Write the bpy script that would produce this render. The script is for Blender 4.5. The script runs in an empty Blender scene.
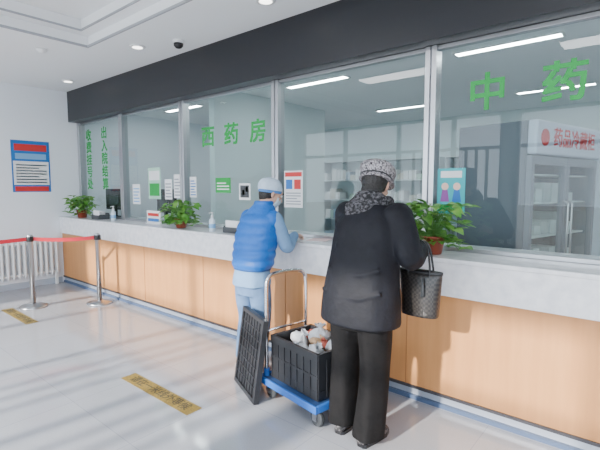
import bpy, bmesh, math, random
from math import sin, cos, pi, radians
from mathutils import Vector, Matrix, Euler
R = random.Random(7)
scene = bpy.context.scene
COL = scene.collection

# ------------------------------------------------------------ materials
MATS = {}
def mat(name, c, rough=0.5, metal=0.0, noise=0.0, nscale=8.0, bump=0.0, bscale=40.0, c2=None,
        emit=0.0, spec=0.5, sheen=0.0, coat=0.0, kind=None, r0=.35, r1=.65):
    if name in MATS: return MATS[name]
    m = bpy.data.materials.new(name); m.use_nodes = True
    nt = m.node_tree; b = nt.nodes["Principled BSDF"]
    b.inputs["Base Color"].default_value = (*c, 1)
    b.inputs["Roughness"].default_value = rough
    b.inputs["Metallic"].default_value = metal
    b.inputs["Specular IOR Level"].default_value = spec
    b.inputs["Sheen Weight"].default_value = sheen
    b.inputs["Coat Weight"].default_value = coat
    if emit:
        b.inputs["Emission Color"].default_value = (*c, 1)
        b.inputs["Emission Strength"].default_value = emit
    tc = nt.nodes.new("ShaderNodeTexCoord")
    if noise or c2:
        c2 = c2 or tuple(min(1, x*(1-noise)) for x in c)
        if kind == 'check':
            t = nt.nodes.new("ShaderNodeTexChecker"); t.inputs["Scale"].default_value = nscale
            t.inputs["Color1"].default_value = (*c, 1); t.inputs["Color2"].default_value = (*c2, 1)
            nt.links.new(tc.outputs["Object"], t.inputs["Vector"])
            nt.links.new(t.outputs["Color"], b.inputs["Base Color"])
        else:
            t = nt.nodes.new("ShaderNodeTexNoise"); t.inputs["Scale"].default_value = nscale
            t.inputs["Detail"].default_value = 6; out = t.outputs["Fac"]
            v = tc.outputs["Object"]
            if kind == 'wood':
                mp = nt.nodes.new("ShaderNodeMapping"); mp.inputs["Scale"].default_value = (6, 6, 0.5)
                nt.links.new(v, mp.inputs["Vector"]); v = mp.outputs["Vector"]
            nt.links.new(v, t.inputs["Vector"])
            r = nt.nodes.new("ShaderNodeValToRGB")
            r.color_ramp.elements[0].position = r0; r.color_ramp.elements[1].position = r1
            r.color_ramp.elements[0].color = (*c2, 1); r.color_ramp.elements[1].color = (*c, 1)
            nt.links.new(out, r.inputs["Fac"]); nt.links.new(r.outputs["Color"], b.inputs["Base Color"])
    if bump:
        n = nt.nodes.new("ShaderNodeTexNoise"); n.inputs["Scale"].default_value = bscale; n.inputs["Detail"].default_value = 4
        nt.links.new(tc.outputs["Object"], n.inputs["Vector"])
        bp = nt.nodes.new("ShaderNodeBump"); bp.inputs["Strength"].default_value = bump; bp.inputs["Distance"].default_value = 0.02
        nt.links.new(n.outputs["Fac"], bp.inputs["Height"]); nt.links.new(bp.outputs["Normal"], b.inputs["Normal"])
    MATS[name] = m
    return m

def glassmat(name, tint, refl=0.5, rough=0.0, base=.05, top=.75, pw=3.5):
    m = bpy.data.materials.new(name); m.use_nodes = True; nt = m.node_tree
    for n in list(nt.nodes): nt.nodes.remove(n)
    o = nt.nodes.new("ShaderNodeOutputMaterial"); mx = nt.nodes.new("ShaderNodeMixShader")
    t = nt.nodes.new("ShaderNodeBsdfTransparent"); g = nt.nodes.new("ShaderNodeBsdfGlossy")
    lw = nt.nodes.new("ShaderNodeLayerWeight"); lw.inputs["Blend"].default_value = .5
    p = nt.nodes.new("ShaderNodeMath"); p.operation = 'POWER'; p.inputs[1].default_value = pw
    q = nt.nodes.new("ShaderNodeMath"); q.operation = 'MULTIPLY_ADD'; q.inputs[1].default_value = top; q.inputs[2].default_value = base
    t.inputs["Color"].default_value = (*tint, 1); g.inputs["Roughness"].default_value = rough
    g.inputs["Color"].default_value = (refl, refl, refl, 1)
    nt.links.new(lw.outputs["Facing"], p.inputs[0]); nt.links.new(p.outputs[0], q.inputs[0])
    nt.links.new(q.outputs[0], mx.inputs[0]); nt.links.new(t.outputs[0], mx.inputs[1])
    nt.links.new(g.outputs[0], mx.inputs[2]); nt.links.new(mx.outputs[0], o.inputs[0])
    return m

WALL = mat("wall_paint", (0.82, 0.86, 0.91), 0.7, bump=0.03, bscale=120)
CEIL = mat("ceiling_paint", (0.88, 0.90, 0.92), 0.8)
STEEL = mat("stainless", (0.50, 0.51, 0.53), 0.28, 1.0)
ALU = mat("aluminium", (0.6, 0.6, 0.62), 0.4, 0.8)
CHROME = mat("chrome", (0.7, 0.7, 0.72), 0.15, 1.0)
HEADER = mat("header_dark", (0.011, 0.012, 0.016), 0.35)
WOOD = mat("counter_wood", (0.60, 0.28, 0.105), 0.42, c2=(0.54, 0.245, 0.088), nscale=3, kind='wood')
STONE = mat("stone", (0.90, 0.90, 0.92), 0.2, c2=(0.76, 0.77, 0.81), nscale=14)
BLACKPL = mat("black_plastic", (0.010, 0.010, 0.012), 0.4)
WHITE = mat("white_plastic", (0.80, 0.81, 0.82), 0.4)
PAPER = mat("paper", (0.82, 0.83, 0.84), 0.7)
GREEN = mat("sign_green", (0.0, 0.33, 0.05), 0.5)
RED = mat("belt_red", (0.55, 0.01, 0.03), 0.6)
DARK = mat("dark_grey", (0.05, 0.055, 0.06), 0.5)
SKIN = mat("skin", (0.66, 0.40, 0.29), 0.5, noise=0.1, nscale=20)
EYE = mat("eye_dark", (0.03, 0.02, 0.02), 0.2)
GLASS = glassmat("partition_glass", (0.84, 0.94, 0.93), 0.9, base=.04, top=.45, pw=3.2)
WGLASS = glassmat("window_glass", (0.97, 0.98, 0.98), 0.8, base=.02, top=.5)

# ------------------------------------------------------------ geometry helpers
def finish(me, m, smooth):
    if m: me.materials.append(m)
    if smooth: me.polygons.foreach_set("use_smooth", [True]*len(me.polygons))
def obj(name, verts, faces, m, smooth=False):
    me = bpy.data.meshes.new(name); me.from_pydata([tuple(v) for v in verts], [], faces); me.update()
    finish(me, m, smooth)
    o = bpy.data.objects.new(name, me); COL.objects.link(o); return o
def bevel(o, w, seg=2):
    md = o.modifiers.new("bevel", 'BEVEL'); md.width = w; md.segments = seg; md.limit_method = 'ANGLE'; return o
def boxdata(x0, x1, y0, y1, z0, z1):
    v = [(x, y, z) for x in (x0, x1) for y in (y0, y1) for z in (z0, z1)]
    f = [(0,1,3,2),(4,6,7,5),(0,4,5,1),(2,3,7,6),(0,2,6,4),(1,5,7,3)]
    return v, f
def quadY(x0, x1, y, z0, z1): return [(x0, y, z0), (x1, y, z0), (x1, y, z1), (x0, y, z1)], [(0, 1, 2, 3)]
def quadX(x, y0, y1, z0, z1): return [(x, y0, z0), (x, y1, z0), (x, y1, z1), (x, y0, z1)], [(0, 1, 2, 3)]
def box(name, x0, x1, y0, y1, z0, z1, m, bev=0.0):
    o = obj(name, *boxdata(x0, x1, y0, y1, z0, z1), m)
    if bev: bevel(o, bev)
    return o
def multi(name, parts, m, smooth=False, bev=0):
    V, F = [], []
    for v, f in parts:
        k = len(V); V += [tuple(p) for p in v]; F += [tuple(i+k for i in q) for q in f]
    o = obj(name, V, F, m, smooth)
    if bev: bevel(o, bev)
    return o
def revdata(profile, seg=32, c=(0, 0, 0)):
    V, F = [], []
    for r, z in profile:
        for i in range(seg):
            a = 2*pi*i/seg; V.append((c[0]+r*cos(a), c[1]+r*sin(a), c[2]+z))
    n = len(profile)
    for j in range(n-1):
        for i in range(seg):
            k = (i+1) % seg
            F.append((j*seg+i, j*seg+k, (j+1)*seg+k, (j+1)*seg+i))
    F.append(tuple(reversed(range(seg)))); F.append(tuple((n-1)*seg+i for i in range(seg)))
    return V, F
def tubedata(pts, rad, seg=12, ref=None):
    pts = [Vector(p) for p in pts]; V, F = [], []
    ref = Vector(ref) if ref else None
    prev = None
    for i, p in enumerate(pts):
        if i == 0: t = pts[1]-pts[0]
        elif i == len(pts)-1: t = pts[-1]-pts[-2]
        else: t = (pts[i+1]-pts[i]).normalized()+(pts[i]-pts[i-1]).normalized()
        t.normalize()
        if ref is not None: s = ref - t*ref.dot(t)
        elif prev is None:
            q = Vector((0, 0, 1)) if abs(t.z) < .9 else Vector((1, 0, 0)); s = q.cross(t)
        else: s = prev - t*prev.dot(t)
        s.normalize(); prev = s; u = t.cross(s)
        r = rad[i] if hasattr(rad, '__len__') else rad
        ra, rb = r if hasattr(r, '__len__') else (r, r)
        for k in range(seg):
            a = 2*pi*k/seg; V.append(p + s*(ra*cos(a)) + u*(rb*sin(a)))
    n = len(pts)
    for j in range(n-1):
        for i in range(seg):
            k = (i+1) % seg
            F.append((j*seg+i, j*seg+k, (j+1)*seg+k, (j+1)*seg+i))
    F.append(tuple(reversed(range(seg)))); F.append(tuple((n-1)*seg+i for i in range(seg)))
    return V, F
def smoothpath(pts, n=6):
    out = []; P = [pts[0]]+list(pts)+[pts[-1]]
    for i in range(1, len(P)-2):
        for k in range(n):
            t = k/n
            out.append(tuple(0.5*((2*b)+(-a+c)*t+(2*a-5*b+4*c-d)*t*t+(-a+3*b-3*c+d)*t**3)
                       for a, b, c, d in zip(P[i-1], P[i], P[i+1], P[i+2])))
    out.append(tuple(pts[-1])); return out
def limb(spec, n=5, seg=20):
    s = smoothpath(spec, n)
    a, b = Vector(s[0][:3]), Vector(s[1][:3]); d = (a-b).normalized()
    head = [(*(a+d*s[0][3]*.75), s[0][3]*.35), (*(a+d*s[0][3]*.45), s[0][3]*.82)]
    a2, b2 = Vector(s[-1][:3]), Vector(s[-2][:3]); d2 = (a2-b2).normalized()
    tail = [(*(a2+d2*s[-1][3]*.25), s[-1][3]*.85), (*(a2+d2*s[-1][3]*.4), s[-1][3]*.4)]
    s = head+s+tail
    return tubedata([q[:3] for q in s], [q[3] for q in s], seg)
def torso(rings, n=5, seg=40, ripple=None, fold=0):
    s = smoothpath(rings, n); V, F = [], []
    for z, cx, cy, rx, ry in s:
        k = ripple(z) if ripple else 0
        for i in range(seg):
            a = 2*pi*i/seg; ca, sa = cos(a), sin(a)
            e = 0.85; w = 1+ (fold*sin(7*a+z*2) if fold else 0)
            V.append((cx+(rx+k)*w*math.copysign(abs(ca)**e, ca), cy+(ry+k)*w*math.copysign(abs(sa)**e, sa), z))
    m = len(s)
    for j in range(m-1):
        for i in range(seg):
            k = (i+1) % seg; F.append((j*seg+i, j*seg+k, (j+1)*seg+k, (j+1)*seg+i))
    F.append(tuple(reversed(range(seg)))); F.append(tuple((m-1)*seg+i for i in range(seg)))
    return V, F
def ell(c, r, rot=None, su=24, sv=14):
    V, F = [], []; M = rot or Matrix.Identity(3)
    for j in range(1, sv):
        t = pi*j/sv
        for i in range(su):
            a = 2*pi*i/su
            V.append(Vector(c)+M@Vector((r[0]*sin(t)*cos(a), r[1]*sin(t)*sin(a), r[2]*cos(t))))
    for j in range(sv-2):
        for i in range(su):
            k = (i+1) % su; F.append((j*su+i, (j+1)*su+i, (j+1)*su+k, j*su+k))
    n = len(V); V.append(Vector(c)+M@Vector((0, 0, r[2]))); V.append(Vector(c)+M@Vector((0, 0, -r[2])))
    for i in range(su):
        k = (i+1) % su; F.append((n, i, k)); F.append((n+1, (sv-2)*su+k, (sv-2)*su+i))
    return V, F
def xf(d, M):
    return [M@Vector(v) for v in d[0]], d[1]
def fuse(name, parts, m, voxel=0.01, sm=6, fac=0.5):
    o = multi(name+"_src", parts, None)
    md = o.modifiers.new("r", 'REMESH'); md.mode = 'VOXEL'; md.voxel_size = voxel; md.use_smooth_shade = True
    s = o.modifiers.new("s", 'SMOOTH'); s.factor = fac; s.iterations = sm
    dg = bpy.context.evaluated_depsgraph_get(); dg.update()
    me = bpy.data.meshes.new_from_object(o.evaluated_get(dg)); me.name = name
    bpy.data.objects.remove(o)
    me.materials.clear(); finish(me, m, True)
    r = bpy.data.objects.new(name, me); COL.objects.link(r); return r
def group(name, kids, loc=(0, 0, 0), rz=0.0, local=True):
    e = bpy.data.objects.new(name, None); e.empty_display_size = 0.1
    e.location = loc; e.rotation_euler = (0, 0, rz); COL.objects.link(e)
    M = Matrix.Translation(loc) @ Matrix.Rotation(rz, 4, 'Z')
    for k in kids:
        k.parent = e
        if not local: k.matrix_parent_inverse = M.inverted()
    return e
def text(name, s, size, m, M, extrude=0.001, align='CENTER', bold=0.0):
    cu = bpy.data.curves.new(name, 'FONT'); cu.body = s; cu.size = size; cu.extrude = extrude
    cu.align_x = align; cu.align_y = 'CENTER'
    o = bpy.data.objects.new(name+"_t", cu); COL.objects.link(o)
    dg = bpy.context.evaluated_depsgraph_get(); dg.update()
    me = bpy.data.meshes.new_from_object(o.evaluated_get(dg)); bpy.data.objects.remove(o)
    V0 = [v.co.copy() for v in me.vertices]; F0 = [tuple(p.vertices) for p in me.polygons]
    b = bold*size; offs = [(0, 0)] if not bold else [(b, b), (-b, b), (b, -b), (-b, -b)]
    parts = [([v+Vector((dx, dy, i*.00007)) for v in V0], F0) for i, (dx, dy) in enumerate(offs)]
    r = multi(name, parts, m); r.matrix_world = M; return r
FACE_S = Matrix.Rotation(radians(90), 4, 'X')
def at(x, y, z): return Matrix.Translation((x, y, z)) @ FACE_S

# ------------------------------------------------------------ room shell
LX = -7.5; RX = 4.0; SY = -5.0; GY = 0.38; BY = 5.2
def floor_mat():
    m = bpy.data.materials.new("floor_vinyl"); m.use_nodes = True; nt = m.node_tree; b = nt.nodes["Principled BSDF"]
    tc = nt.nodes.new("ShaderNodeTexCoord")
    br = nt.nodes.new("ShaderNodeTexBrick"); br.offset = 0
    br.inputs["Scale"].default_value = 1; br.inputs["Brick Width"].default_value = 0.8; br.inputs["Row Height"].default_value = 0.8
    br.inputs["Mortar Size"].default_value = 0.002
    br.inputs["Color1"].default_value = (0.38, 0.395, 0.44, 1); br.inputs["Color2"].default_value = (0.40, 0.415, 0.455, 1)
    br.inputs["Mortar"].default_value = (0.28, 0.29, 0.34, 1)
    nt.links.new(tc.outputs["Object"], br.inputs["Vector"])
    n = nt.nodes.new("ShaderNodeTexNoise"); n.inputs["Scale"].default_value = 130
    nt.links.new(tc.outputs["Object"], n.inputs["Vector"])
    mx = nt.nodes.new("ShaderNodeMix"); mx.data_type = 'RGBA'; mx.blend_type = 'MULTIPLY'; mx.inputs[0].default_value = 0.2
    nt.links.new(br.outputs["Color"], mx.inputs[6]); nt.links.new(n.outputs["Fac"], mx.inputs[7])
    nt.links.new(mx.outputs[2], b.inputs["Base Color"]); b.inputs["Roughness"].default_value = 0.09
    b.inputs["Specular IOR Level"].default_value = 0.65
    return m
FLOOR = floor_mat()
box("floor", LX-0.15, RX+0.15, SY-0.15, BY+0.15, -0.1, 0, FLOOR)
box("ground_outside", -30, 30, -40, SY-0.16, -0.25, -0.12, mat("paving", (0.45, 0.44, 0.42), 0.9, noise=.2))
box("wall_left", LX-0.15, LX, SY-0.15, BY+0.15, 0, 3.5, WALL)
box("wall_right", RX, RX+0.15, SY-0.15, BY+0.15, 0, 3.5, WALL)
box("wall_back", LX, RX, BY, BY+0.15, 0, 3.5, mat("wall_inner", (0.64, 0.73, 0.75), 0.7))
HB = 2.60
box("ceiling", LX, RX, SY, GY+.08, 3.32, 3.42, CEIL)
multi("ceiling_soffit_counter", [boxdata(LX+.001, RX-.001, -0.58, 0.198, 3.08, 3.319)], CEIL)
multi("ceiling_soffit_left", [boxdata(LX+.001, -4.97, SY+.001, -0.581, 3.08, 3.319)], CEIL)
multi("ceiling_step", [boxdata(-4.969, RX-.001, -0.70, -0.581, 3.20, 3.319)], CEIL)
multi("ceiling_step_left", [boxdata(-4.969, -4.85, SY+.001, -0.701, 3.20, 3.319)], CEIL)
TG = mat("trim_grey", (0.36, 0.38, 0.41), 0.6)
box("trim_1", -4.969, RX-.01, -0.60, -0.582, 3.078, 3.10, TG)
box("trim_2", -4.968, -4.95, SY+.01, -0.601, 3.078, 3.10, TG)
box("trim_3", -4.85, RX-.01, -0.715, -0.701, 3.198, 3.215, TG)
box("trim_4", -4.849, -4.835, SY+.01, -0.716, 3.198, 3.215, TG)
box("ceiling_inner", LX+.001, RX-.001, GY+0.082, BY-.001, 2.85, 2.95, CEIL)
wp = [boxdata(LX, RX, SY-0.15, SY, 2.95, 3.5)]
piers = [(LX, -7.2), (-2.35, -2.15), (3.7, RX)]
for a, b in piers: wp.append(boxdata(a, b, SY-0.15, SY, 0, 2.95))
multi("wall_front", wp, WALL)
def window(i, x0, x1, muls, bars=None):
    ps = []
    for x in [x0+.03]+muls+[x1-.03]: ps.append(boxdata(x-.04, x+.04, SY-.12, SY-.04, 0.0, 2.95))
    for z in (0.03, 2.3, 2.92): ps.append(boxdata(x0, x1, SY-.115, SY-.045, z-.03, z+.03))
    if bars:
        for x in bars: ps.append(boxdata(x-.026, x+.026, SY-.1, SY-.06, 0.06, 2.27))
    fr = multi("frame", ps, ALU)
    gl = multi("pane", [quadY(x0, x1, SY-.08, 0, 2.95)], WGLASS)
    group("window_%d" % i, [fr, gl], ((x0+x1)/2, SY, 0), local=False)
b1 = [-4.15+.2*i for i in range(3)] + [-3.05+.2*i for i in range(3)]
window(1, -7.2, -2.35, [-5.9, -4.5, -3.3], b1)
window(2, -2.15, 3.7, [-0.75, 0.7, 2.2])

# ------------------------------------------------------------ service counter
k = []
CX0, CX1 = LX+.003, RX-.003
k.append(box("wood_panel", CX0, CX1, 0.03, 0.09, 0.10, 0.82, WOOD))
seams = [boxdata(x-.002, x+.002, 0.026, 0.032, 0.10, 0.81) for x in [-6.2, -5.0, -3.8, -2.6, -1.4, -0.2, 1.0]]
k.append(multi("panel_joints", seams, mat("joint", (0.38, 0.16, 0.06), .6)))
k.append(box("stone_fascia", CX0, CX1, 0.0, 0.06, 0.81, 1.04, STONE, .004))
k.append(box("stone_top", CX0, CX1, -0.012, 0.80, 1.04, 1.07, STONE, .006))
k.append(box("kick_plate", CX0, CX1, 0.045, 0.09, 0.0, 0.10, mat("kick", (0.42, 0.47, 0.56), .35, .3)))
k.append(box("kick_line", CX0, CX1, 0.018, 0.045, 0.085, 0.105, mat("kick_dark", (0.04, 0.04, 0.05), .4)))
k.append(box("kick_foot", CX0, CX1, 0.02, 0.045, 0.0, 0.03, mat("kick_foot", (0.07, 0.11, 0.20), .4)))
group("service_counter", k, (0, 0, 0), local=False)

box("header_fascia", LX+.001, RX-.002, 0.2, GY+0.08, HB, 3.318, HEADER, .004)
mx = [-7.46, -6.08, -4.59, -3.01, -1.40, 0.17, 1.74, 3.3]
ps = []
for i, x in enumerate(mx):
    w = .035 if i == 0 else .045
    ps.append(boxdata(x-w, x-.006, GY-.05, GY+.05, 1.071, HB-.001)); ps.append(boxdata(x+.006, x+w, GY-.05, GY+.05, 1.071, HB-.001))
    ps.append(boxdata(x-.006, x+.006, GY-.03, GY+.03, 1.071, HB-.001))
ps.append(boxdata(LX+.002, RX-.01, GY-.025, GY+.025, 1.071, 1.10)); ps.append(boxdata(LX+.002, RX-.01, GY-.03, GY+.03, HB-.03, HB-.001))
fr = multi("steel_frame", ps, STEEL, bev=.003)
pn = [quadY(mx[i]+.045, mx[i+1]-.045, GY, 1.10, HB-.03) for i in range(len(mx)-1)]
gl = multi("glass_panes", pn, GLASS)
group("glazed_partition", [fr, gl], (0, GY, 1.07), local=False)
SG = GY-.005
for s, x in zip("中药房", (-1.0, -.53, -.06)): text("glass_lettering", s, .27, GREEN, at(x, SG, 2.20), bold=.022)
for s, x in zip("西药房", (-4.12, -3.71, -3.29)): text("glass_lettering", s, .25, GREEN, at(x, SG, 2.12), bold=.022)
for i, s in enumerate("收费挂号处"): text("glass_lettering", s, .19, GREEN, at(-7.18, SG, 2.37-i*.195), bold=.022)
for i, s in enumerate("出入院结算"): text("glass_lettering", s, .19, GREEN, at(-6.66, SG, 2.37-i*.195), bold=.022)

def poster(name, cx, cz, w, h, base, blocks, y=None, faceleft=False):
    y = SG if y is None else y
    ks = [box("sheet", -w/2, w/2, -.002, 0, -h/2, h/2, base)]
    for (u0, u1, v0, v1, m) in blocks:
        ks.append(box("print", -w/2+u0*w, -w/2+u1*w, -.0035, -.002, -h/2+v0*h, -h/2+v1*h, m))
    if faceleft: return group(name, ks, (LX+.004, cx, cz), radians(90))
    return group(name, ks, (cx, y, cz))
BL = mat("print_blue", (0.015, 0.16, 0.50), .5); RD = mat("print_red", (0.62, 0.03, 0.03), .5)
TQ = mat("print_turquoise", (0.03, 0.45, 0.50), .5); LG = mat("print_ltgreen", (0.40, 0.66, 0.52), .5)
GY_ = mat("print_grey", (0.3, 0.33, 0.36), .6); PR = mat("print_purple", (0.30, 0.08, 0.35), .5)
SKY = mat("print_sky", (0.2, 0.42, 0.7), .5)
def lines(n, v0, v1, u0=.1, u1=.9, m=None):
    st = (v1-v0)/n
    return [(u0, u1-(.2*(i % 3 == 2)), v0+i*st, v0+i*st+st*.4, m or GY_) for i in range(n)]
poster("wall_poster", -.37, 1.865, .53, .78, BL, [(.04, .96, .14, .60, PAPER), (.08, .92, .80, .93, RD), (.1, .9, .64, .75, SKY), (.06, .94, .015, .11, RD)]+lines(7, .18, .57, m=SKY), faceleft=True)
poster("glass_notice", -5.28, 1.60, .30, .42, LG, [(.08, .92, .6, .9, PAPER), (.1, .9, .1, .5, GREEN)])
poster("glass_notice", -4.95, 1.52, .16, .26, PAPER, lines(5, .1, .9))
poster("glass_notice", -4.75, 1.56, .15, .30, PAPER, lines(6, .1, .9))
poster("glass_notice", -4.42, 1.55, .13, .25, PAPER, lines(6, .1, .9, m=BL))
poster("glass_notice", -3.86, 1.57, .26, .17, GREEN, lines(3, .2, .8, m=PAPER))
poster("glass_notice", -3.50, 1.50, .18, .18, PAPER, [(.12, .88, .15, .88, DARK), (.3, .5, .3, .6, PAPER), (.6, .8, .5, .8, PAPER)])
poster("glass_notice", -2.80, 1.53, .24, .36, PAPER, [(.05, .95, .84, .96, RD), (.1, .45, .5, .76, BL), (.55, .9, .5, .76, RD)]+lines(5, .08, .45))
poster("glass_notice", -5.75, 1.45, .20, .28, PAPER, lines(5, .1, .9, m=SKY))
ks = [box("sheet", -.105, .105, -.002, 0, -.17, .17, TQ), box("title", -.08, .08, -.0035, -.002, .10, .15, PAPER),
      box("footer", -.09, .09, -.0035, -.002, -.15, -.10, GREEN)]
for sx, mm in ((-.045, PR), (.045, BL)):
    ks.append(obj("figure_body", [(sx-.035, -.0036, -.08), (sx+.035, -.0036, -.08), (sx+.02, -.0036, .01), (sx-.02, -.0036, .01)], [(0, 1, 2, 3)], mm))
    ks.append(obj("figure_head", [(sx+.028*cos(a*pi/8), -.0038, .035+.028*sin(a*pi/8)) for a in range(16)], [tuple(range(16))], mat("print_skin", (.85, .6, .5), .6)))
group("cartoon_poster", ks, (-1.235, SG, 1.52))

# ------------------------------------------------------------ radiator
ps = []
y0, y1 = -1.5, -.06
n = 19
for i in range(n):
    y = y0+(y1-y0)*(i+.5)/n
    ps.append(tubedata([(LX+.07, y, .16), (LX+.07, y, .2), (LX+.07, y, .70), (LX+.07, y, .74)], [(.02, .01), (.035, .024), (.035, .024), (.02, .01)], 10, ref=(1, 0, 0)))
ps.append(tubedata([(LX+.07, y0, .21), (LX+.07, y1, .21)], .018)); ps.append(tubedata([(LX+.07, y0, .69), (LX+.07, y1, .69)], .018))
for y in (y0+.05, y1-.05): ps.append(boxdata(LX+.05, LX+.09, y-.02, y+.02, 0, .2))
multi("radiator", ps, mat("radiator_paint", (.80, .81, .81), .4), smooth=False)
box("baseboard_left", LX, LX+.015, SY, .0, 0, .09, mat("baseboard", (.42, .47, .54), .5))

# ------------------------------------------------------------ stanchions
def stanchion(x, y, belt=None):
    ks = [multi("base", [revdata([(.16, 0), (.165, .008), (.155, .022), (.06, .035), (.03, .05)], 40)], STEEL, True),
          multi("post", [revdata([(.03, .05), (.03, .84), (.036, .845), (.036, .93), (.03, .94)], 24)], STEEL, True),
          multi("belt_housing", [revdata([(.04, .855), (.042, .86), (.042, .915), (.04, .92)], 24)], BLACKPL, True)]
    g = group("queue_stanchion", ks, (x, y, 0)); return g
S = [(-6.2, -.86), (-5.72, -.22), (-6.4, -2.35)]
for x, y in S: stanchion(x, y)
def belt(a, b):
    a, b = Vector((*a, .887)), Vector((*b, .887)); d = (b-a).normalized(); a += d*.042; b -= d*.042
    nn = Vector((-d.y, d.x, 0))*.0015; V, F = [], []
    for i in range(13):
        t = i/12; p = a.lerp(b, t); sag = -.02*4*t*(1-t)
        for q, z in ((nn, .024), (nn, -.024), (-nn, -.024), (-nn, .024)): V.append(p+q+Vector((0, 0, z+sag)))
    for i in range(12):
        for j in range(4): F.append((i*4+j, i*4+(j+1) % 4, i*4+4+(j+1) % 4, i*4+4+j))
    obj("retractable_belt", V, F, RED)
belt(S[0], S[1]); belt(S[2], S[0])

# ------------------------------------------------------------ floor line signs
YM = mat("floor_sign_yellow", (.30, .21, .04), .6, c2=(.19, .135, .035), nscale=60)
def fsign(cx, cy, L, s):
    ks = [box("strip", -L/2, L/2, -.065, .065, 0.0005, .002, YM)]
    t = text("characters", s, .095, mat("sign_dark", (.05, .045, .03), .6), Matrix.Translation((0, 0, .0025)), .0003, bold=.01)
    ks.append(t); group("floor_queue_sign", ks, (cx, cy, 0))
fsign(-2.86, -1.12, .90, "请在一米线外等候"); fsign(-5.9, -1.12, .9, "请在一米线外等候")

# ------------------------------------------------------------ ceiling devices
def downlight(x, y, z):
    ks = [multi("ring", [revdata([(.085, 0), (.08, -.012), (.06, -.014)], 28)], WHITE, True),
          multi("lamp", [revdata([(.055, -.0145), (.05, -.017)], 24)], mat("lamp_glow", (1, .97, .92), .5, emit=5), True)]
    group("ceiling_downlight", ks, (x, y, z))
for p in ((-4.5, -.26, 3.08), (-6.7, -.1, 3.08), (-2.6, -.2, 3.08), (-6.2, -1.6, 3.08), (-3.6, -1.7, 3.32), (-1.0, -.2, 3.08)): downlight(*p)
ks = [multi("mount", [revdata([(.06, 0), (.06, -.03)], 24)], WHITE), multi("dome", [revdata([(.05, -.03), (.048, -.055), (.03, -.075), (.008, -.082)], 24)], BLACKPL, True)]
group("dome_camera", ks, (-4.0, -.08, 3.08))
ks = [multi("smoke_body", [revdata([(.055, 0), (.055, -.02), (.035, -.04), (.02, -.045)], 24)], WHITE, True)]
group("smoke_detector", ks, (-5.4, -.9, 3.08))
def panel_light(x, y, z, sx, sy, e):
    ks = [multi("rim", [boxdata(-sx-.02, sx+.02, -sy-.02, -sy, -.012, 0), boxdata(-sx-.02, sx+.02, sy, sy+.02, -.012, 0),
          boxdata(-sx-.02, -sx, -sy, sy, -.012, 0), boxdata(sx, sx+.02, -sy, sy, -.012, 0)], WHITE),
          box("diffuser", -sx, sx, -sy, sy, -.008, 0, mat("diffuser%d" % e, (.95, .98, 1), .5, emit=e))]
    group("ceiling_panel_light", ks, (x, y, z))
for x in (-6.2, -3.4, -1.2, .8, 2.6):
    for y in (1.5, 3.8): panel_light(x, y, 2.85, .45, .05, 40)
for x in (-3.4, -.5, 2.2): panel_light(x, -2.8, 3.32, .6, .2, 22)  # out-of-view hall panels, added as fill light

# ------------------------------------------------------------ interior furniture
def shelf(x, y, w, h):
    m = mat("shelf_white", (.60, .67, .69), .5)
    ps = [boxdata(-w/2, -w/2+.02, 0, .4, 0, h), boxdata(w/2-.02, w/2, 0, .4, 0, h), boxdata(-w/2, w/2, .38, .4, 0, h)]
    zs = [.05+i*(h-.07)/5 for i in range(6)]
    for z in zs: ps.append(boxdata(-w/2+.02, w/2-.02, .0, .38, z, z+.02))
    ks = [multi("carcass", ps, m)]
    cols = [PAPER, mat("bx_blue", (.4, .52, .62), .6), mat("bx_green", (.48, .62, .55), .6), mat("bx_tan", (.62, .60, .54), .6)]
    per = [[] for _ in cols]
    for z in zs[:-1]:
        u = -w/2+.04
        while u < w/2-.2:
            bw = R.uniform(.06, .16); bh = R.uniform(.1, .24)
            if R.random() < .85: per[R.choice([0, 0, 0, 1, 2, 3])].append(boxdata(u, u+bw-.01, .05, .3, z+.021, z+.02+bh))
            u += bw
    for i, p in enumerate(per):
        if p: ks.append(multi("medicine_boxes_%d" % i, p, cols[i]))
    group("medicine_shelf", ks, (x, y, 0))
for x in (-6.6, -5.2, -3.8, -2.4): shelf(x, BY-.41, 1.3, 2.1)
box("wall_inner_divider", -4.64, -4.54, 0.81, 3.2, 0, 2.849, mat("wall_inner2", (.62, .71, .72), .7))
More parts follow.
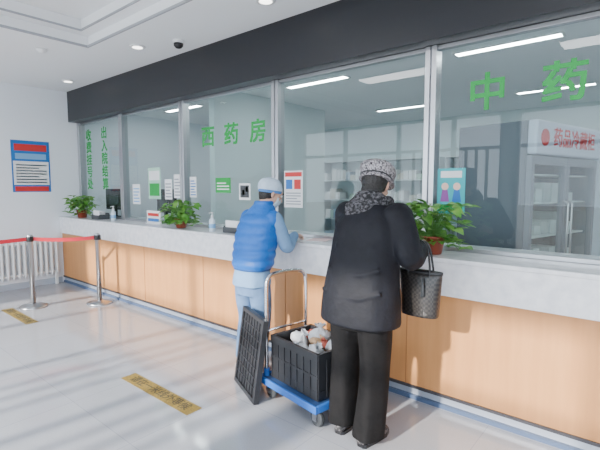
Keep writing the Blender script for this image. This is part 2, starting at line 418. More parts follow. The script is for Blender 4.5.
def fridge():
    W, D, H = 1.3, .68, 2.10
    gm = mat("fridge_grey", (.11, .125, .15), .4); ks = []
    ks.append(multi("cabinet", [boxdata(-D, -.05, 0, .03, .08, H), boxdata(-D, -.05, W-.03, W, .08, H), boxdata(-D, -D+.03, .03, W-.03, .08, H),
        boxdata(-D+.03, -.05, .03, W-.03, .08, .2), boxdata(-D+.03, -.05, .03, W-.03, H-.28, H)], gm, bev=.006))
    ks.append(multi("liner_shelves", [boxdata(-D+.04, -.08, .035, W-.035, z, z+.012) for z in (.5, .8, 1.1, 1.4, 1.65)], WHITE))
    ks.append(multi("stock", [boxdata(-.45, -.15, .08+j*.16, .08+j*.16+.12, z+.013, z+.013+R.uniform(.08, .2)) for z in (.2, .5, .8, 1.1, 1.4) for j in range(7)], mat("stock", (.7, .72, .74), .6)))
    ks.append(box("header_box", -.05, .03, 0, W, H-.28, H, mat("fridge_header", (.50, .56, .68), .3), .02))
    fr = []
    for a, b in ((.0, W/2-.005), (W/2+.005, W)):
        fr += [boxdata(-.045, 0, a, a+.05, .2, H-.29), boxdata(-.045, 0, b-.05, b, .2, H-.29), boxdata(-.045, 0, a+.05, b-.05, .2, .27), boxdata(-.045, 0, a+.05, b-.05, H-.36, H-.29)]
    ks.append(multi("door_frames", fr, mat("fridge_door", (.18, .20, .24), .35)))
    ks.append(multi("door_glass", [quadX(-.025, .05, W/2-.055, .27, H-.36), quadX(-.025, W/2+.055, W-.05, .27, H-.36)], GLASS))
    ks.append(multi("handles", [tubedata([(.0, y, .9), (.04, y, .93), (.04, y, 1.4), (0, y, 1.43)], .01) for y in (W/2-.04, W/2+.04)], STEEL))
    ks.append(multi("feet", [boxdata(x-.03, x+.03, y-.03, y+.03, 0, .08) for x in (-D+.08, -.12) for y in (.08, W-.08)], DARK))
    TM = Matrix.Translation((.033, W/2+.06, H-.14)) @ Matrix.Rotation(radians(90), 4, 'Z') @ FACE_S
    ks.append(text("label", "药品冷藏柜", .17, RD, TM, bold=.015))
    ks.append(multi("logo", [xf(revdata([(.07, 0), (.07, .004)], 24), Matrix.Translation((.031, .14, H-.14)) @ Matrix.Rotation(radians(90), 4, 'Y'))], RD))
    group("medicine_fridge", ks, (-.85, 1.1, 0), -radians(13.8))
fridge()
def monitor(x, y, rz, sc=1):
    ks = [box("screen_housing", -.26, .26, -.02, .02, .12, .45, BLACKPL, .008), box("bezel_back", -.12, .12, -.05, -.02, .2, .36, DARK, .01),
          box("stand_neck", -.03, .03, -.03, .0, .015, .2, BLACKPL), box("stand_foot", -.12, .12, -.1, .08, 0, .015, BLACKPL, .005),
          box("screen", -.245, .245, .02, .022, .135, .435, mat("lcd", (.3, .4, .55), .2, emit=.6))]
    group("computer_monitor", ks, (x, y, 1.071), rz)
monitor(-6.75, .58, .1); monitor(-5.35, .6, -.1)
ks = [box("leaf", -.45, .45, -.03, 0, 0, 2.05, mat("door_blue", (.45, .53, .60), .5)), multi("jamb", [boxdata(-.52, -.45, -.05, 0, 0, 2.12), boxdata(.45, .52, -.05, 0, 0, 2.12), boxdata(-.45, .45, -.05, 0, 2.05, 2.12)], WHITE),
      box("lever", .3, .4, -.08, -.03, 1.0, 1.02, STEEL)]
group("door_1", ks, (-1.0, BY-.001, 0))
for x in (1.0, 2.2, 3.2): shelf(x, BY-.41, .95, 1.9)

# ------------------------------------------------------------ plants
LEAF = mat("pothos_leaf", (.06, .28, .03), .4, c2=(.20, .40, .07), nscale=14)
POT = mat("pot_terracotta", (.30, .06, .035), .35); SOIL = mat("soil", (.05, .03, .02), .9)
def leaf(V, F, p, d, up, L, W):
    d = d.normalized(); s = d.cross(up).normalized(); u = s.cross(d).normalized()
    prof = [(0, .0), (.08, .38), (.28, .5), (.5, .44), (.75, .24), (1.0, 0)]
    k = len(V); droop = R.uniform(.1, .35)
    for t, w in prof:
        c = p+d*(L*t)-u*(droop*L*t*t)
        V += [c-s*(w*W)+u*(w*W*.35), c, c+s*(w*W)+u*(w*W*.35)]
    for i in range(5):
        a = k+i*3; F += [(a, a+1, a+4, a+3), (a+1, a+2, a+5, a+4)]
def pothos(x, y, z, pr, ph, spread, nst, h, trail, Ls):
    ks = [multi("pot", [revdata([(pr*.7, 0), (pr*.75, .005), (pr, ph*.9), (pr*1.08, ph*.9), (pr*1.08, ph), (pr*.95, ph), (pr*.93, ph*.85)], 28)], POT, True),
          multi("soil", [revdata([(pr*.9, ph*.84), (pr*.5, ph*.9)], 20)], SOIL)]
    V, F, stems = [], [], []
    lim = GY-y-.07
    for i in range(nst):
        a = R.uniform(0, 2*pi); q = R.uniform(.25, 1)*spread; hh = ph+R.uniform(.15, 1)*h
        tip = Vector((q*cos(a), q*sin(a)*.8, hh))
        if R.random() < trail: tip.z = R.uniform(.05, ph*.8); tip.x *= 1.15; tip.y *= 1.1
        tip.y = min(tip.y, lim-.06)
        mid = Vector((tip.x*.35, tip.y*.35, max(tip.z, ph)+h*.3))
        p0 = Vector((tip.x*.1, tip.y*.1, ph*.85))
        pts = [p0.lerp(mid, t).lerp(mid.lerp(tip, t), t) for t in (0, .25, .5, .75, 1)]
        stems.append(tubedata(pts, [.003, .003, .0025, .002, .0015], 5))
        for t in ((1,) if i % 2 else (1, .6)):
            j = pts[-1] if t == 1 else pts[3]
            dd = Vector((cos(a+R.uniform(-.9, .9)), sin(a+R.uniform(-.9, .9)), R.uniform(-.5, .4)))
            L = R.uniform(.7, 1.2)*Ls
            if j.y+dd.normalized().y*L > lim: dd.y = -abs(dd.y)
            if j.z < .1: dd.z = abs(dd.z)
            leaf(V, F, j, dd, Vector((R.uniform(-.4, .4), R.uniform(-.4, .4), 1)), L, L*.75)
    for v in V:
        v.z = max(v.z, .004); v.y = min(v.y, lim)
    ks.append(multi("stems", stems, mat("stem", (.12, .3, .07), .5), True))
    o = obj("leaves", V, F, LEAF, True); ks.append(o)
    group("potted_pothos", ks, (x, y, z))
pothos(-1.27, .15, 1.071, .085, .13, .25, 120, .22, .3, .088)
pothos(-4.36, .15, 1.071, .075, .11, .27, 100, .19, .35, .095)
pothos(-7.0, .15, 1.071, .08, .12, .28, 85, .22, .25, .095)
V, F = [], []; vp = []
pts = [(-1.34, .03, 1.15), (-1.35, -.01, 1.13), (-1.355, -.03, 1.08), (-1.35, -.035, 1.0), (-1.33, -.03, .95)]
vp.append(tubedata(pts, .0025, 5))
for p in pts[1:]:
    for q in (-1, 1):
        leaf(V, F, Vector(p), Vector((q*.7, -.5, -.6)), Vector((0, -.6, .8)), .075, .055)
group("pothos_vine", [multi("vine", vp, MATS["stem"]), obj("vine_leaves", V, F, LEAF, True)], (-1.34, 0, 1.07), local=False)

def sanitizer(x, y, c):
    ks = [multi("bottle", [revdata([(.03, 0), (.034, .005), (.034, .12), (.028, .135), (.014, .145), (.014, .155)], 24)], mat("bottle_"+c, (.65, .74, .82), .2), True),
          multi("pump", [revdata([(.015, .155), (.015, .175), (.005, .176), (.005, .20), (.012, .202), (.012, .212)], 16), tubedata([(0, 0, .207), (0, -.035, .205), (0, -.04, .197)], .005, 8)], WHITE),
          multi("label", [revdata([(.0348, .04), (.0348, .085)], 24)], SKY)]
    group("hand_sanitizer_bottle", ks, (x, y, 1.071))
sanitizer(-3.72, .10, "a"); sanitizer(-6.0, .15, "b")
for (x, y) in ((-6.5, .20), (-3.45, .2)):
    ks = [box("tray_base", -.12, .12, -.08, .08, 0, .01, DARK, .003), multi("tray_walls", [boxdata(-.12, .12, -.08, -.07, .01, .06), boxdata(-.12, .12, .07, .08, .01, .09), boxdata(-.12, -.11, -.07, .07, .01, .07), boxdata(.11, .12, -.07, .07, .01, .07)], DARK),
          multi("papers", [boxdata(-.1, .1, -.06+i*.02, -.055+i*.02, .01, .13-i*.004) for i in range(5)], PAPER)]
    group("leaflet_tray", ks, (x, y, 1.071))
ks = [box("plate", -.16, .16, -.015, 0, 0, .17, PAPER, .003), box("print_a", -.13, .13, -.0165, -.015, .1, .14, RD), box("print_b", -.13, .13, -.0165, -.015, .03, .07, BL), box("foot", -.16, .16, -.04, .04, -.001, .006, WHITE)]
group("counter_sign", ks, (-5.1, .25, 1.072))
group("paper_forms", [box("sheet_a", -.1, .1, -.12, .12, 0, .003, PAPER), box("sheet_b", -.06, .12, -.08, .12, .003, .005, mat("pinkpaper", (.8, .6, .6), .7))], (-2.40, .22, 1.071), .3)

# ------------------------------------------------------------ platform trolley
def trolley():
    BLU = mat("trolley_blue", (.02, .12, .45), .4); ks = []
    ks.append(box("deck", -.30, .30, -.23, .23, .14, .165, mat("deck_mat", (.02, .06, .18), .7), .004))
    ks.append(multi("deck_rim", [boxdata(-.32, .32, -.25, -.23, .125, .175), boxdata(-.32, .32, .23, .25, .125, .175), boxdata(-.32, -.30, -.23, .23, .125, .175), boxdata(.30, .32, -.23, .23, .125, .175)], BLU, bev=.006))
    wh, fk = [], []
    for x in (-.25, .25):
        for y in (-.17, .17):
            M = Matrix.Translation((x, y-.018, .055)) @ Matrix.Rotation(radians(-90), 4, 'X')
            wh.append(xf(revdata([(.02, 0), (.05, .002), (.055, .01), (.055, .026), (.05, .034), (.02, .036)], 24), M))
            fk += [boxdata(x-.02, x+.02, y-.028, y-.022, .04, .14), boxdata(x-.02, x+.02, y+.022, y+.028, .04, .14), boxdata(x-.04, x+.04, y-.04, y+.04, .128, .139),
                   tubedata([(x, y-.03, .055), (x, y+.03, .055)], .008)]
    ks.append(multi("wheels", wh, DARK, False)); ks.append(multi("casters", fk, STEEL))
    pts = smoothpath([(-.285, -.19, .17), (-.285, -.19, .5), (-.285, -.19, .80), (-.29, -.17, .885), (-.295, -.10, .915), (-.295, .10, .915), (-.29, .17, .885), (-.285, .19, .80), (-.285, .19, .5), (-.285, .19, .17)], 5)
    ks.append(multi("handle", [tubedata(pts, .014, 12)], CHROME, True))
    ks.append(multi("handle_crossbar", [tubedata([(-.285, -.19, .5), (-.285, .19, .5)], .009, 10)], CHROME, True))
    ks.append(multi("handle_sockets", [revdata([(.022, .165), (.022, .22)], 16, (-.285, y, 0)) for y in (-.19, .19)], BLU))
    return group("platform_trolley", ks, (-1.87, -.50, 0), radians(-10))
trolley()
CR = mat("crate_black", (.020, .021, .025), .45)
def crate(W, D, H):
    ps = [boxdata(-W/2, W/2, -D/2, D/2, 0, .012)]
    for s in (-1, 1):
        y = s*(D/2-.006)
        ps.append(boxdata(-W/2, W/2, y-.006, y+.006, .012, .06)); ps.append(boxdata(-W/2, W/2, y-.012, y+.012, H-.05, H))
        ps.append(boxdata(-W/2, W/2, y-.003, y+.003, .06, H-.05))
        for i in range(8):
            x = -W/2+.01+(W-.02)*i/7; ps.append(boxdata(x-.006, x+.006, y-.01, y+.01, .012, H-.01))
        ps.append(boxdata(-W/2, W/2, y-.009, y+.009, H*.5-.008, H*.5+.008))
        x = s*(W/2-.006)
        ps.append(boxdata(x-.006, x+.006, -D/2, D/2, .012, .06)); ps.append(boxdata(x-.012, x+.012, -D/2, D/2, H-.05, H))
        ps.append(boxdata(x-.003, x+.003, -D/2, D/2, .06, H-.05))
        for i in range(6):
            yy = -D/2+.01+(D-.02)*i/5; ps.append(boxdata(x-.01, x+.01, yy-.006, yy+.006, .012, H-.01))
    return multi("crate_shell", ps, CR)
ks = [crate(.50, .38, .31)]
def plasticbag(c, r, rz):
    su, V, F = 26, [], []
    prof = [(0, .2), (.02, .75), (.12, 1.0), (.35, 1.0), (.6, .8), (.78, .45), (.88, .16), (.94, .13), (1.05, .34), (1.16, .45)]
    for t, w in prof:
        for i in range(su):
            a = 2*pi*i/su; cr = 1+(.10+.25*t)*sin(6*a+t*3)*.5+.06*R.uniform(-1, 1)+.12*sin(11*a)*t
            V.append(Vector((r*w*cr*cos(a), r*.8*w*cr*sin(a), r*1.25*t*(1+.05*R.uniform(-1, 1)))))
    for j in range(len(prof)-1):
        for i in range(su):
            k2 = (i+1) % su; F.append((j*su+i, j*su+k2, (j+1)*su+k2, (j+1)*su+i))
    F.append(tuple(reversed(range(su))))
    M = Matrix.Translation(c) @ Euler((R.uniform(-.7, .7), R.uniform(-.7, .7), rz)).to_matrix().to_4x4()
    return xf((V, F), M)
BW = mat("bag_white", (.74, .75, .78), .3, bump=.6, bscale=40, c2=(.58, .6, .64), nscale=25); BT = mat("bag_tan", (.60, .38, .22), .5, bump=.5); BP = mat("bag_red", (.55, .12, .08), .5, bump=.5)
wb = [plasticbag((x, y, z), r, a) for x, y, z, r, a in ((-.15, -.03, .24, .075, 0), (-.04, .09, .26, .085, 1), (.10, -.09, .24, .07, 2), (.16, .05, .25, .075, 3), (.0, -.11, .23, .06, 5))]
ks.append(multi("white_bags", wb, BW, True))
ks.append(multi("tan_packets", [plasticbag((.03, -.02, .26), .06, .5), plasticbag((-.10, -.12, .23), .045, 1.5), plasticbag((.09, .11, .26), .05, 2.5)], BT, True))
ks.append(multi("red_packets", [plasticbag((.08, .03, .27), .04, 2.5), plasticbag((-.16, .10, .25), .045, .5)], BP, True))
ks.append(box("carton", -.2, .2, -.13, .13, .012, .21, mat("carton", (.3, .22, .15), .7)))
group("loaded_crate", ks, (-1.845, -.505, .177), radians(-10))
W, H = .46, .60
ps = [boxdata(-W/2, W/2, -.02, .02, 0, .03), boxdata(-W/2, W/2, -.02, .02, H-.03, H), boxdata(-W/2, -W/2+.03, -.02, .02, .03, H-.03), boxdata(W/2-.03, W/2, -.02, .02, .03, H-.03), boxdata(-W/2+.03, W/2-.03, -.006, .006, .03, H-.03)]
for i in range(1, 7):
    x = -W/2+.03+(W-.06)*i/7; ps.append(boxdata(x-.004, x+.004, -.014, .006, .03, H-.03))
for i in range(1, 8):
    z = .03+(H-.06)*i/8; ps.append(boxdata(-W/2+.03, W/2-.03, -.014, .006, z-.004, z+.004))
o = multi("panel", ps, CR)
o.rotation_euler = (radians(-8), 0, 0); o.location = (0, 0, .004)
group("folded_crate", [o], (-2.36, -.69, 0), radians(-24))

# ------------------------------------------------------------ people
def hand(w, f, n, s, curl=.5, sc=1.0):
    w, f, n, s = Vector(w), Vector(f).normalized(), Vector(n).normalized(), Vector(s).normalized()
    n = (n-f*n.dot(f)).normalized(); s2 = f.cross(n).normalized(); s = s2 if s2.dot(s) > 0 else -s2
    P = []
    pl = [(-.03, .024, .019), (0, .026, .019), (.03, .036, .018), (.06, .041, .015), (.085, .039, .012), (.092, .03, .008)]
    P.append(tubedata([w+f*(q[0]*sc) for q in pl], [(q[1]*sc, q[2]*sc) for q in pl], 16, ref=s))
    for off, L, k, b in ((.030, .074, .9, .080), (.010, .083, 1, .084), (-.010, .077, 1.05, .081), (-.029, .060, 1.2, .073)):
        p = w+(f*(b-.02)+s*off)*sc; pts = [p]; rr = [.0095*sc]; ang = 0
        d = f; p = w+(f*b+s*off)*sc; pts.append(p); rr.append(.0092*sc)
        for j, (seg, r) in enumerate(((.45, .0085), (.31, .0078), (.24, .006))):
            ang += curl*k*(.8 if j else .6)
            d = f*cos(ang)+n*sin(ang)+s*(off*1.2)
            p = p+d.normalized()*(L*seg*sc); pts.append(p); rr.append(r*sc)
        P.append(tubedata(pts, rr, 10))
    p = w+(f*.012+s*.02)*sc; pts = [p]; d = (f*.55+s*.75+n*.25).normalized()
    for L in (.035, .032, .026):
        p = p+d*(L*sc); pts.append(p); d = (d+f*.35+n*.15*curl).normalized()
    P.append(tubedata(pts, [.014*sc, .0125*sc, .010*sc, .0075*sc], 10))
    return P
def head_parts(M):
    P = [ell((0, -.012, .02), (.076, .095, .098)), ell((0, .015, -.035), (.062, .075, .075)), ell((0, .045, -.082), (.035, .035, .025)),
         tubedata([(0, .082, .015), (0, .094, -.015), (0, .108, -.035), (0, .092, -.045)], [(.007, .006), (.009, .009), (.014, .010), (.010, .006)], 10, ref=(1, 0, 0)),
         ell((0, .086, -.066), (.024, .009, .006)), ell((0, .083, -.076), (.02, .009, .006)),
         ell((0, .078, .026), (.05, .014, .010)), ell((.038, .06, -.03), (.025, .025, .022)), ell((-.038, .06, -.03), (.025, .025, .022))]
    for s in (-1, 1):
        P.append(ell((s*.078, -.005, -.012), (.010, .018, .032), Euler((.2, 0, s*.35)).to_matrix()))
    return [xf(p, M) for p in P]
def face_bits(M):
    k = []
    eb = [xf(ell((s*.031, .0835, .004), (.013, .009, .008), None, 14, 8), M) for s in (-1, 1)]
    k.append(multi("eyes_white", eb, mat("eye_white", (.8, .8, .8), .3), True))
    k.append(multi("irises", [xf(ell((s*.031, .0895, .003), (.006, .0045, .006), None, 12, 8), M) for s in (-1, 1)], EYE, True))
    k.append(multi("brows", [xf(tubedata([(s*.015, .092, .026), (s*.03, .091, .031), (s*.048, .080, .026)], .0035, 6), M) for s in (-1, 1)], EYE, True))
    k.append(multi("lips", [xf(ell((0, .0915, -.068), (.019, .006, .004), None, 12, 8), M), xf(ell((0, .0885, -.075), (.016, .006, .004), None, 12, 8), M)], mat("lips", (.5, .2, .18), .4), True))
    return k
def shoe(cx, cy, L, h, m, ang=0, w=.045):
    M = Matrix.Translation((cx, cy, 0)) @ Matrix.Rotation(ang, 4, 'Z')
    s = [(-.075, .02, .028, .03), (-.06, .045, .036, .045), (-.02, .05, .04, .05), (.05, .04, w, .04), (.12, .033, w+.002, .032), (L-.10, .026, .038, .025), (L-.08, .022, .02, .016)]
    s = smoothpath(s, 4)
    up = tubedata([(0, q[0], q[1]) for q in s], [(q[2], q[3]) for q in s], 18, ref=(1, 0, 0))
    up = ([Vector((v[0], v[1], max(v[2], .006))) for v in up[0]], up[1])
    P = [xf(up, M), xf(tubedata([(0, -.02, .04), (0, -.025, h*.6), (0, -.025, h)], [(.042, .052), (.04, .048), (.04, .046)], 18, ref=(1, 0, 0)), M)]
    sole = [(-.085, .02), (-.07, .036), (-.02, .042), (.05, w), (.12, w+.004), (L-.09, .036), (L-.07, .018)]
    V = []; n_ = len(sole)
    for z in (0, .022):
        for y, x in sole: V.append((x, y, z))
        for y, x in reversed(sole): V.append((-x, y, z))
    c = 2*n_; F = [tuple(reversed(range(c))), tuple(range(c, 2*c))]+[(i, (i+1) % c, c+(i+1) % c, c+i) for i in range(c)]
    return P, xf((V, F), M)

def woman():
    ks = []
    COAT = mat("coat_black", (.004, .0045, .008), .7, bump=.35, bscale=14, c2=(.007, .0075, .012), nscale=18, spec=.3)
    TR = mat("velvet_black", (.002, .002, .0025), .8, bump=.5, bscale=9, spec=.25, c2=(.005, .0045, .005), nscale=16, r0=.5, r1=.62)
    SC = mat("fur_collar_pattern", (.13, .125, .14), .9, c2=(.010, .010, .012), nscale=60, r0=.44, r1=.62, bump=.8, bscale=90)
    HT = mat("tweed_hat", (.40, .38, .40), .9, c2=(.03, .025, .03), nscale=95, r0=.40, r1=.56, bump=.4, bscale=90)
    HM = Matrix.Translation((-.03, .215, 1.565)) @ Euler((radians(-24), 0, radians(8))).to_matrix().to_4x4()
    body = head_parts(HM)+[tubedata([(-.01, .10, 1.36), (-.015, .15, 1.45), (-.025, .195, 1.53)], [.06, .052, .054], 18),
        torso([(.80, 0, 0, .15, .11), (.95, 0, .01, .16, .11), (1.1, 0, .04, .13, .10), (1.3, 0, .09, .16, .10), (1.39, 0, .12, .12, .07)])]
    for s, kn, an in ((-1, (-.11, .03, .47), (-.10, .0, .09)), (1, (.10, .02, .47), (.08, -.02, .09))):
        body.append(limb([(s*.085, 0, .88, .085), (*kn, .055), (kn[0], kn[1]-.03, .33, .052), (*an, .035)]))
    LA = [(-.175, .12, 1.385), (-.275, .25, 1.17), (-.185, .50, 1.135)]
    RA = [(.175, .11, 1.385), (.295, .05, 1.15), (.255, .29, 1.175)]
    for A in (LA, RA): body.append(limb([(*A[0], .048), (*A[1], .038), (*A[2], .026)]))
    ks.append(fuse("body", body, SKIN, .007, 4))
    ks.append(fuse("left_hand", hand((-.178, .52, 1.132), (.12, 1, -.18), (0, 0, -1), (1, 0, 0), .28), SKIN, .0035, 3))
    ks.append(fuse("right_hand", hand((.25, .315, 1.177), (-.15, 1, .1), (-.8, 0, -.6), (-.3, 0, 1), .75), SKIN, .0035, 3))
    ks += face_bits(HM)
    ks.append(fuse("hair", [xf(ell((0, -.03, .015), (.086, .095, .10)), HM), xf(ell((0, -.055, -.06), (.07, .055, .065)), HM)], mat("hair_dark", (.012, .01, .009), .5, bump=.6, bscale=60), .007, 4))
    hb = torso([(.020, 0, -.012, .096, .113), (.045, 0, -.012, .10, .117), (.085, 0, -.014, .112, .126), (.115, 0, -.016, .104, .116), (.135, 0, -.018, .07, .08), (.143, 0, -.018, .02, .02)], 4, 32)
    br = torso([(.012, 0, .0, .108, .130), (.018, 0, .0, .110, .133), (.030, 0, -.005, .10, .12)], 3, 32)
    ks.append(fuse("tweed_hat", [xf(hb, HM), xf(br, HM)], HT, .006, 3))
    ks.append(multi("hat_band", [xf(torso([(.032, 0, -.012, .1015, .1185), (.040, 0, -.012, .1025, .1195)], 2, 32), HM)], BLACKPL, True))
    pts = []; rr = []
    for i in range(25):
        a = 2*pi*i/24; pts.append((-.012+.092*cos(a), .155+.078*sin(a), 1.452-.035*sin(a)+.008*sin(3*a))); rr.append((.046+.006*sin(5*a), .042))
    sc_ = [tubedata(pts, rr, 14, ref=(0, 0, 1))]
    sc_.append(tubedata([(-.04, .09, 1.475), (-.05, .03, 1.43), (-.05, .01, 1.38), (-.04, .01, 1.36)], [(.09, .03), (.10, .032), (.08, .025), (.05, .012)], 18, ref=(1, 0, 0)))
    ks.append(fuse("fur_scarf", sc_, SC, .008, 5))
    cr = [(.735, 0, -.005, .250, .185), (.76, 0, -.005, .252, .188), (.88, 0, 0, .246, .180), (1.0, 0, .012, .232, .168), (1.12, 0, .035, .222, .160), (1.24, 0, .065, .220, .155), (1.33, 0, .09, .214, .144), (1.40, 0, .115, .175, .118), (1.445, -.005, .135, .10, .085), (1.47, -.005, .145, .075, .07)]
    co = [torso(cr, 6, 48, fold=.012)]
    for A in (LA, RA):
        a, b, c = A; mid = tuple((p+q)/2 for p, q in zip(a, b)); m2 = tuple((p+q)/2 for p, q in zip(b, c))
        e = Vector(b); w = Vector(c)
        co.append(limb([(*a, .090), (*mid, .086), (*b, .076), (*m2, .066), (*(w+(w-e)*.02), .052)], 6, 22))
        for t in (.3, .55, .8):
            q = Vector(a).lerp(e, t); d = (e-Vector(a)).normalized()
            co.append(tubedata([q-d*.014, q, q+d*.014], [.072, .092-.010*t, .072], 20))
    co.append(tubedata([(-.17, -.10, 1.06), (-.05, -.130, 1.03), (.08, -.132, 1.045), (.18, -.09, 1.08)], .016, 10))
    co.append(tubedata([(-.13, -.078, 1.20), (.0, -.092, 1.18), (.13, -.075, 1.21)], .014, 10))
    co.append(tubedata([(-.20, -.12, .93), (-.05, -.165, .90), (.10, -.162, .915), (.2, -.11, .95)], .014, 10))
    ks.append(fuse("quilted_coat", co, COAT, .008, 4))
    tr = [torso([(.70, 0, 0, .175, .13), (.85, 0, 0, .19, .135), (.93, 0, 0, .17, .12)], 5, 32)]
    for s, kn, an in ((-1, (-.115, .02, .47), (-.11, -.01, .065)), (1, (.10, .01, .47), (.085, -.03, .045))):
        sp = smoothpath([(s*.09, 0, .82, .118), (s*.10, .005, .66, .112), (*kn, .100), (kn[0], kn[1]-.015, .30, .100), (*an, .106)], 7)
        V, F = [], []; seg = 28
        for x, y, z, r in sp:
            for i in range(seg):
                a = 2*pi*i/seg; q = r*(1+.06*sin(5*a+s+z*3)*(1-z)); V.append((x+q*.88*cos(a), y+q*1.05*sin(a), z))
        for j in range(len(sp)-1):
            for i in range(seg):
                k2 = (i+1) % seg; F.append((j*seg+i, j*seg+k2, (j+1)*seg+k2, (j+1)*seg+i))
        F.append(tuple(reversed(range(seg)))); F.append(tuple((len(sp)-1)*seg+i for i in range(seg)))
        tr.append((V, F))
    ks.append(fuse("velvet_trousers", tr, TR, .008, 4))
    SH = mat("boot_pattern", (.16, .15, .16), .6, c2=(.02, .02, .02), nscale=70, r0=.45, r1=.55)
    for nm, cx, cy, an in (("left_boot", -.11, .0, .1), ("right_boot", .085, -.03, -.08)):
        P, so = shoe(cx, cy, .26, .13, SH, an, .048)
        ks.append(fuse(nm, P, SH, .006, 3)); ks.append(multi(nm+"_sole", [so], BLACKPL))
    group("woman", ks, (-1.39, -.62, 0), 0)
woman()

def bag():
    BG = mat("bag_woven", (.006, .005, .005), .4, c2=(.03, .025, .022), nscale=70, kind='check', coat=.2)
    ks = []
    rg = [(-.045, 0, 0, .105, .045), (-.03, 0, 0, .118, .055), (.08, 0, 0, .125, .058), (.19, 0, 0, .134, .045), (.225, 0, 0, .137, .03)]
    s = torso(rg, 5, 36); ks.append(fuse("bag_body", [s], BG, .006, 2))
    ks.append(multi("rim", [torso([(.218, 0, 0, .139, .034), (.236, 0, 0, .139, .032)], 2, 36)], BLACKPL, True))
    hs = []
    for y in (-.022, .022):
        hs.append(tubedata(smoothpath([(-.07, y*1.4, .20), (-.065, y, .27), (-.045, y*.7, .37), (0, y*.4, .415), (.045, y*.7, .37), (.065, y, .27), (.07, y*1.4, .20)], 5), .007, 8))
    ks.append(multi("straps", hs, BLACKPL, True))
    ks.append(multi("tassel", [tubedata([(.04, -.056, .2), (.045, -.064, .15), (.045, -.066, .09)], [.004, .008, .012], 10)], DARK, True))
    group("handbag", ks, (-1.108, -.40, .815), radians(0))
bag()

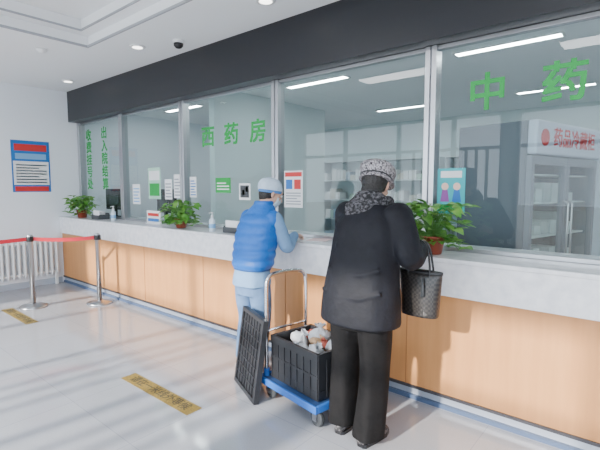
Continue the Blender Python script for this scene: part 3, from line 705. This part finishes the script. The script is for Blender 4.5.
def worker():
    ks = []
    VB = mat("vest_blue", (.0, .13, .52), .45, bump=.3, bscale=25)
    LB = mat("scrubs_lightblue", (.18, .33, .55), .8, bump=.35, bscale=12, noise=.12)
    JB = mat("denim_blue", (.12, .22, .40), .85, bump=.3, bscale=14, noise=.25, nscale=10)
    CP = mat("cap_paleblue", (.52, .63, .76), .8, bump=.3, bscale=40)
    HM = Matrix.Translation((.035, .225, 1.500)) @ Euler((radians(-24), 0, radians(-32))).to_matrix().to_4x4()
    body = head_parts(HM)+[tubedata([(0, .12, 1.31), (.01, .15, 1.40), (.03, .205, 1.47)], [.06, .052, .054], 18),
        torso([(.74, 0, 0.02, .14, .10), (.9, 0, .03, .145, .10), (1.1, 0, .07, .13, .10), (1.26, 0, .11, .15, .09), (1.34, 0, .13, .11, .06)])]
    legs = ((-1, (-.10, .05, .44), (-.10, .0, .09)), (1, (.09, .04, .44), (.09, -.05, .09)))
    for s, kn, an in legs:
        body.append(limb([(s*.08, 0.02, .80, .08), (*kn, .052), (kn[0], kn[1]-.04, .30, .05), (*an, .034)]))
    LA = [(-.155, .13, 1.30), (-.225, .20, 1.06), (-.10, .40, 1.130)]
    RA = [(.155, .13, 1.30), (.225, .20, 1.06), (.13, .41, 1.130)]
    for A in (LA, RA): body.append(limb([(*A[0], .046), (*A[1], .037), (*A[2], .026)]))
    ks.append(fuse("body", body, SKIN, .007, 4))
    ks.append(fuse("left_hand", hand((-.095, .415, 1.132), (.4, 1, -.22), (0, -.2, -1), (1, 0, 0), .35), SKIN, .0035, 3))
    ks.append(fuse("right_hand", hand((.122, .428, 1.132), (-.3, 1, -.18), (0, -.2, -1), (-1, 0, 0), .4), SKIN, .0035, 3))
    ks += face_bits(HM)
    ks.append(fuse("hair", [xf(ell((0, -.035, -.015), (.080, .076, .080)), HM), xf(ell((0, -.05, -.06), (.062, .042, .042)), HM)], MATS["hair_dark"], .007, 4))
    CM = HM @ Matrix.Translation((0, -.012, .010)) @ Matrix.Rotation(radians(16), 4, 'X')
    cap = torso([(-.014, 0, -.010, .083, .094), (.012, 0, -.012, .088, .102), (.045, 0, -.014, .088, .104), (.075, 0, -.016, .078, .092), (.100, 0, -.018, .056, .068), (.113, 0, -.018, .03, .036), (.117, 0, -.018, .01, .012)], 5, 36, fold=.012)
    ks.append(fuse("surgical_cap", [xf(cap, CM)], CP, .005, 3))
    ks.append(multi("cap_tie", [xf(torso([(-.014, 0, -.010, .0855, .0965), (.008, 0, -.011, .0895, .1025)], 3, 32), CM)], mat("cap_tie_blue", (.07, .22, .52), .8), True))
    V, F = [], []
    for j in range(7):
        for i in range(9):
            u = (i-4)/4; v = j/6; z = -.02-.085*v; y = .108-.055*u*u-.02*abs(v-.4)-.012*v; V.append(Vector((.075*u*(1-.15*v), y, z)))
    for j in range(6):
        for i in range(8): a = j*9+i; F.append((a, a+1, a+10, a+9))
    o = multi("face_mask", [xf((V, F), HM)], mat("mask_blue", (.55, .68, .78), .8), True)
    sd = o.modifiers.new("s", 'SOLIDIFY'); sd.thickness = .003; ks.append(o)
    rip = lambda z: .011*abs(sin((z-.88)*pi/.075))
    vr = [(.88, 0, .02, .165, .125), (.93, 0, .03, .180, .138), (1.02, 0, .045, .186, .142), (1.11, 0, .065, .188, .142), (1.2, 0, .09, .188, .136), (1.30, 0, .12, .170, .118), (1.36, .0, .14, .11, .085), (1.41, .005, .155, .078, .075), (1.435, .005, .165, .07, .068)]
    vest = [torso(vr, 9, 44, ripple=rip)]
    for s in (-1, 1): vest.append(ell((s*.15, .125, 1.285), (.062, .075, .075)))
    ks.append(fuse("puffer_vest", vest, VB, .007, 2))
    ks.append(multi("vest_hem", [torso([(.873, 0, 0.02, .168, .128), (.892, 0, .022, .171, .131)], 2, 36)], mat("hem_blue", (.01, .09, .32), .6), True))
    sl = []
    for A in (LA, RA):
        a, b, c = A; e = Vector(b); w = Vector(c); mid = Vector(a).lerp(e, .5); m2 = e.lerp(w, .5)
        sl.append(limb([(*a, .062), (*mid, .060), (*b, .056), (*m2, .050), (*w, .038)], 6, 20))
    ks.append(fuse("sleeves", sl, LB, .007, 3))
    gw = [torso([(.74, 0, .01, .170, .135), (.80, 0, .015, .168, .13), (.86, 0, .02, .158, .12), (.93, 0, .03, .155, .115)], 5, 40, fold=.02)]
    ks.append(fuse("tunic_hem", gw, LB, .008, 3))
    tr = [torso([(.66, 0, 0.02, .15, .11), (.80, 0, 0.02, .15, .11)], 4, 30)]
    for s, kn, an in legs:
        tr.append(limb([(s*.08, 0.02, .74, .095), (s*.09, .03, .6, .088), (*kn, .074), (kn[0], kn[1]-.03, .27, .070), (an[0], an[1], .105, .066)], 6, 24))
    ks.append(fuse("denim_trousers", tr, JB, .008, 3))
    SW = mat("shoe_white", (.45, .46, .5), .5)
    for nm, (s, kn, an), ang in (("left_shoe", legs[0], .15), ("right_shoe", legs[1], -.1)):
        P, so = shoe(an[0], an[1]+.01, .24, .09, SW, ang, .043)
        ks.append(fuse(nm, P, SW, .006, 3)); ks.append(multi(nm+"_sole", [so], WHITE))
    group("hospital_worker", ks, (-2.60, -.40, 0), 0)
worker()

# ------------------------------------------------------------ light
sun = bpy.data.lights.new("sun", 'SUN'); sun.energy = 11.5; sun.angle = radians(1.8); sun.color = (1, .93, .84)
so = bpy.data.objects.new("sun", sun); COL.objects.link(so)
d = Vector((.10, 1, 0)).normalized()*cos(radians(23))+Vector((0, 0, -sin(radians(23))))
so.rotation_euler = d.to_track_quat('-Z', 'Y').to_euler(); so.location = (0, -12, 6)
w = bpy.data.worlds.new("world"); scene.world = w; w.use_nodes = True
bg = w.node_tree.nodes["Background"]; bg.inputs[0].default_value = (.80, .89, 1, 1); bg.inputs[1].default_value = 6.4

cam = bpy.data.cameras.new("camera"); cam.lens = 26; cam.sensor_width = 36; cam.clip_start = .05
co = bpy.data.objects.new("camera", cam); COL.objects.link(co)
co.location = (0, -2.85, 1.55); co.rotation_euler = (radians(85), 0, radians(40.1))
scene.camera = co
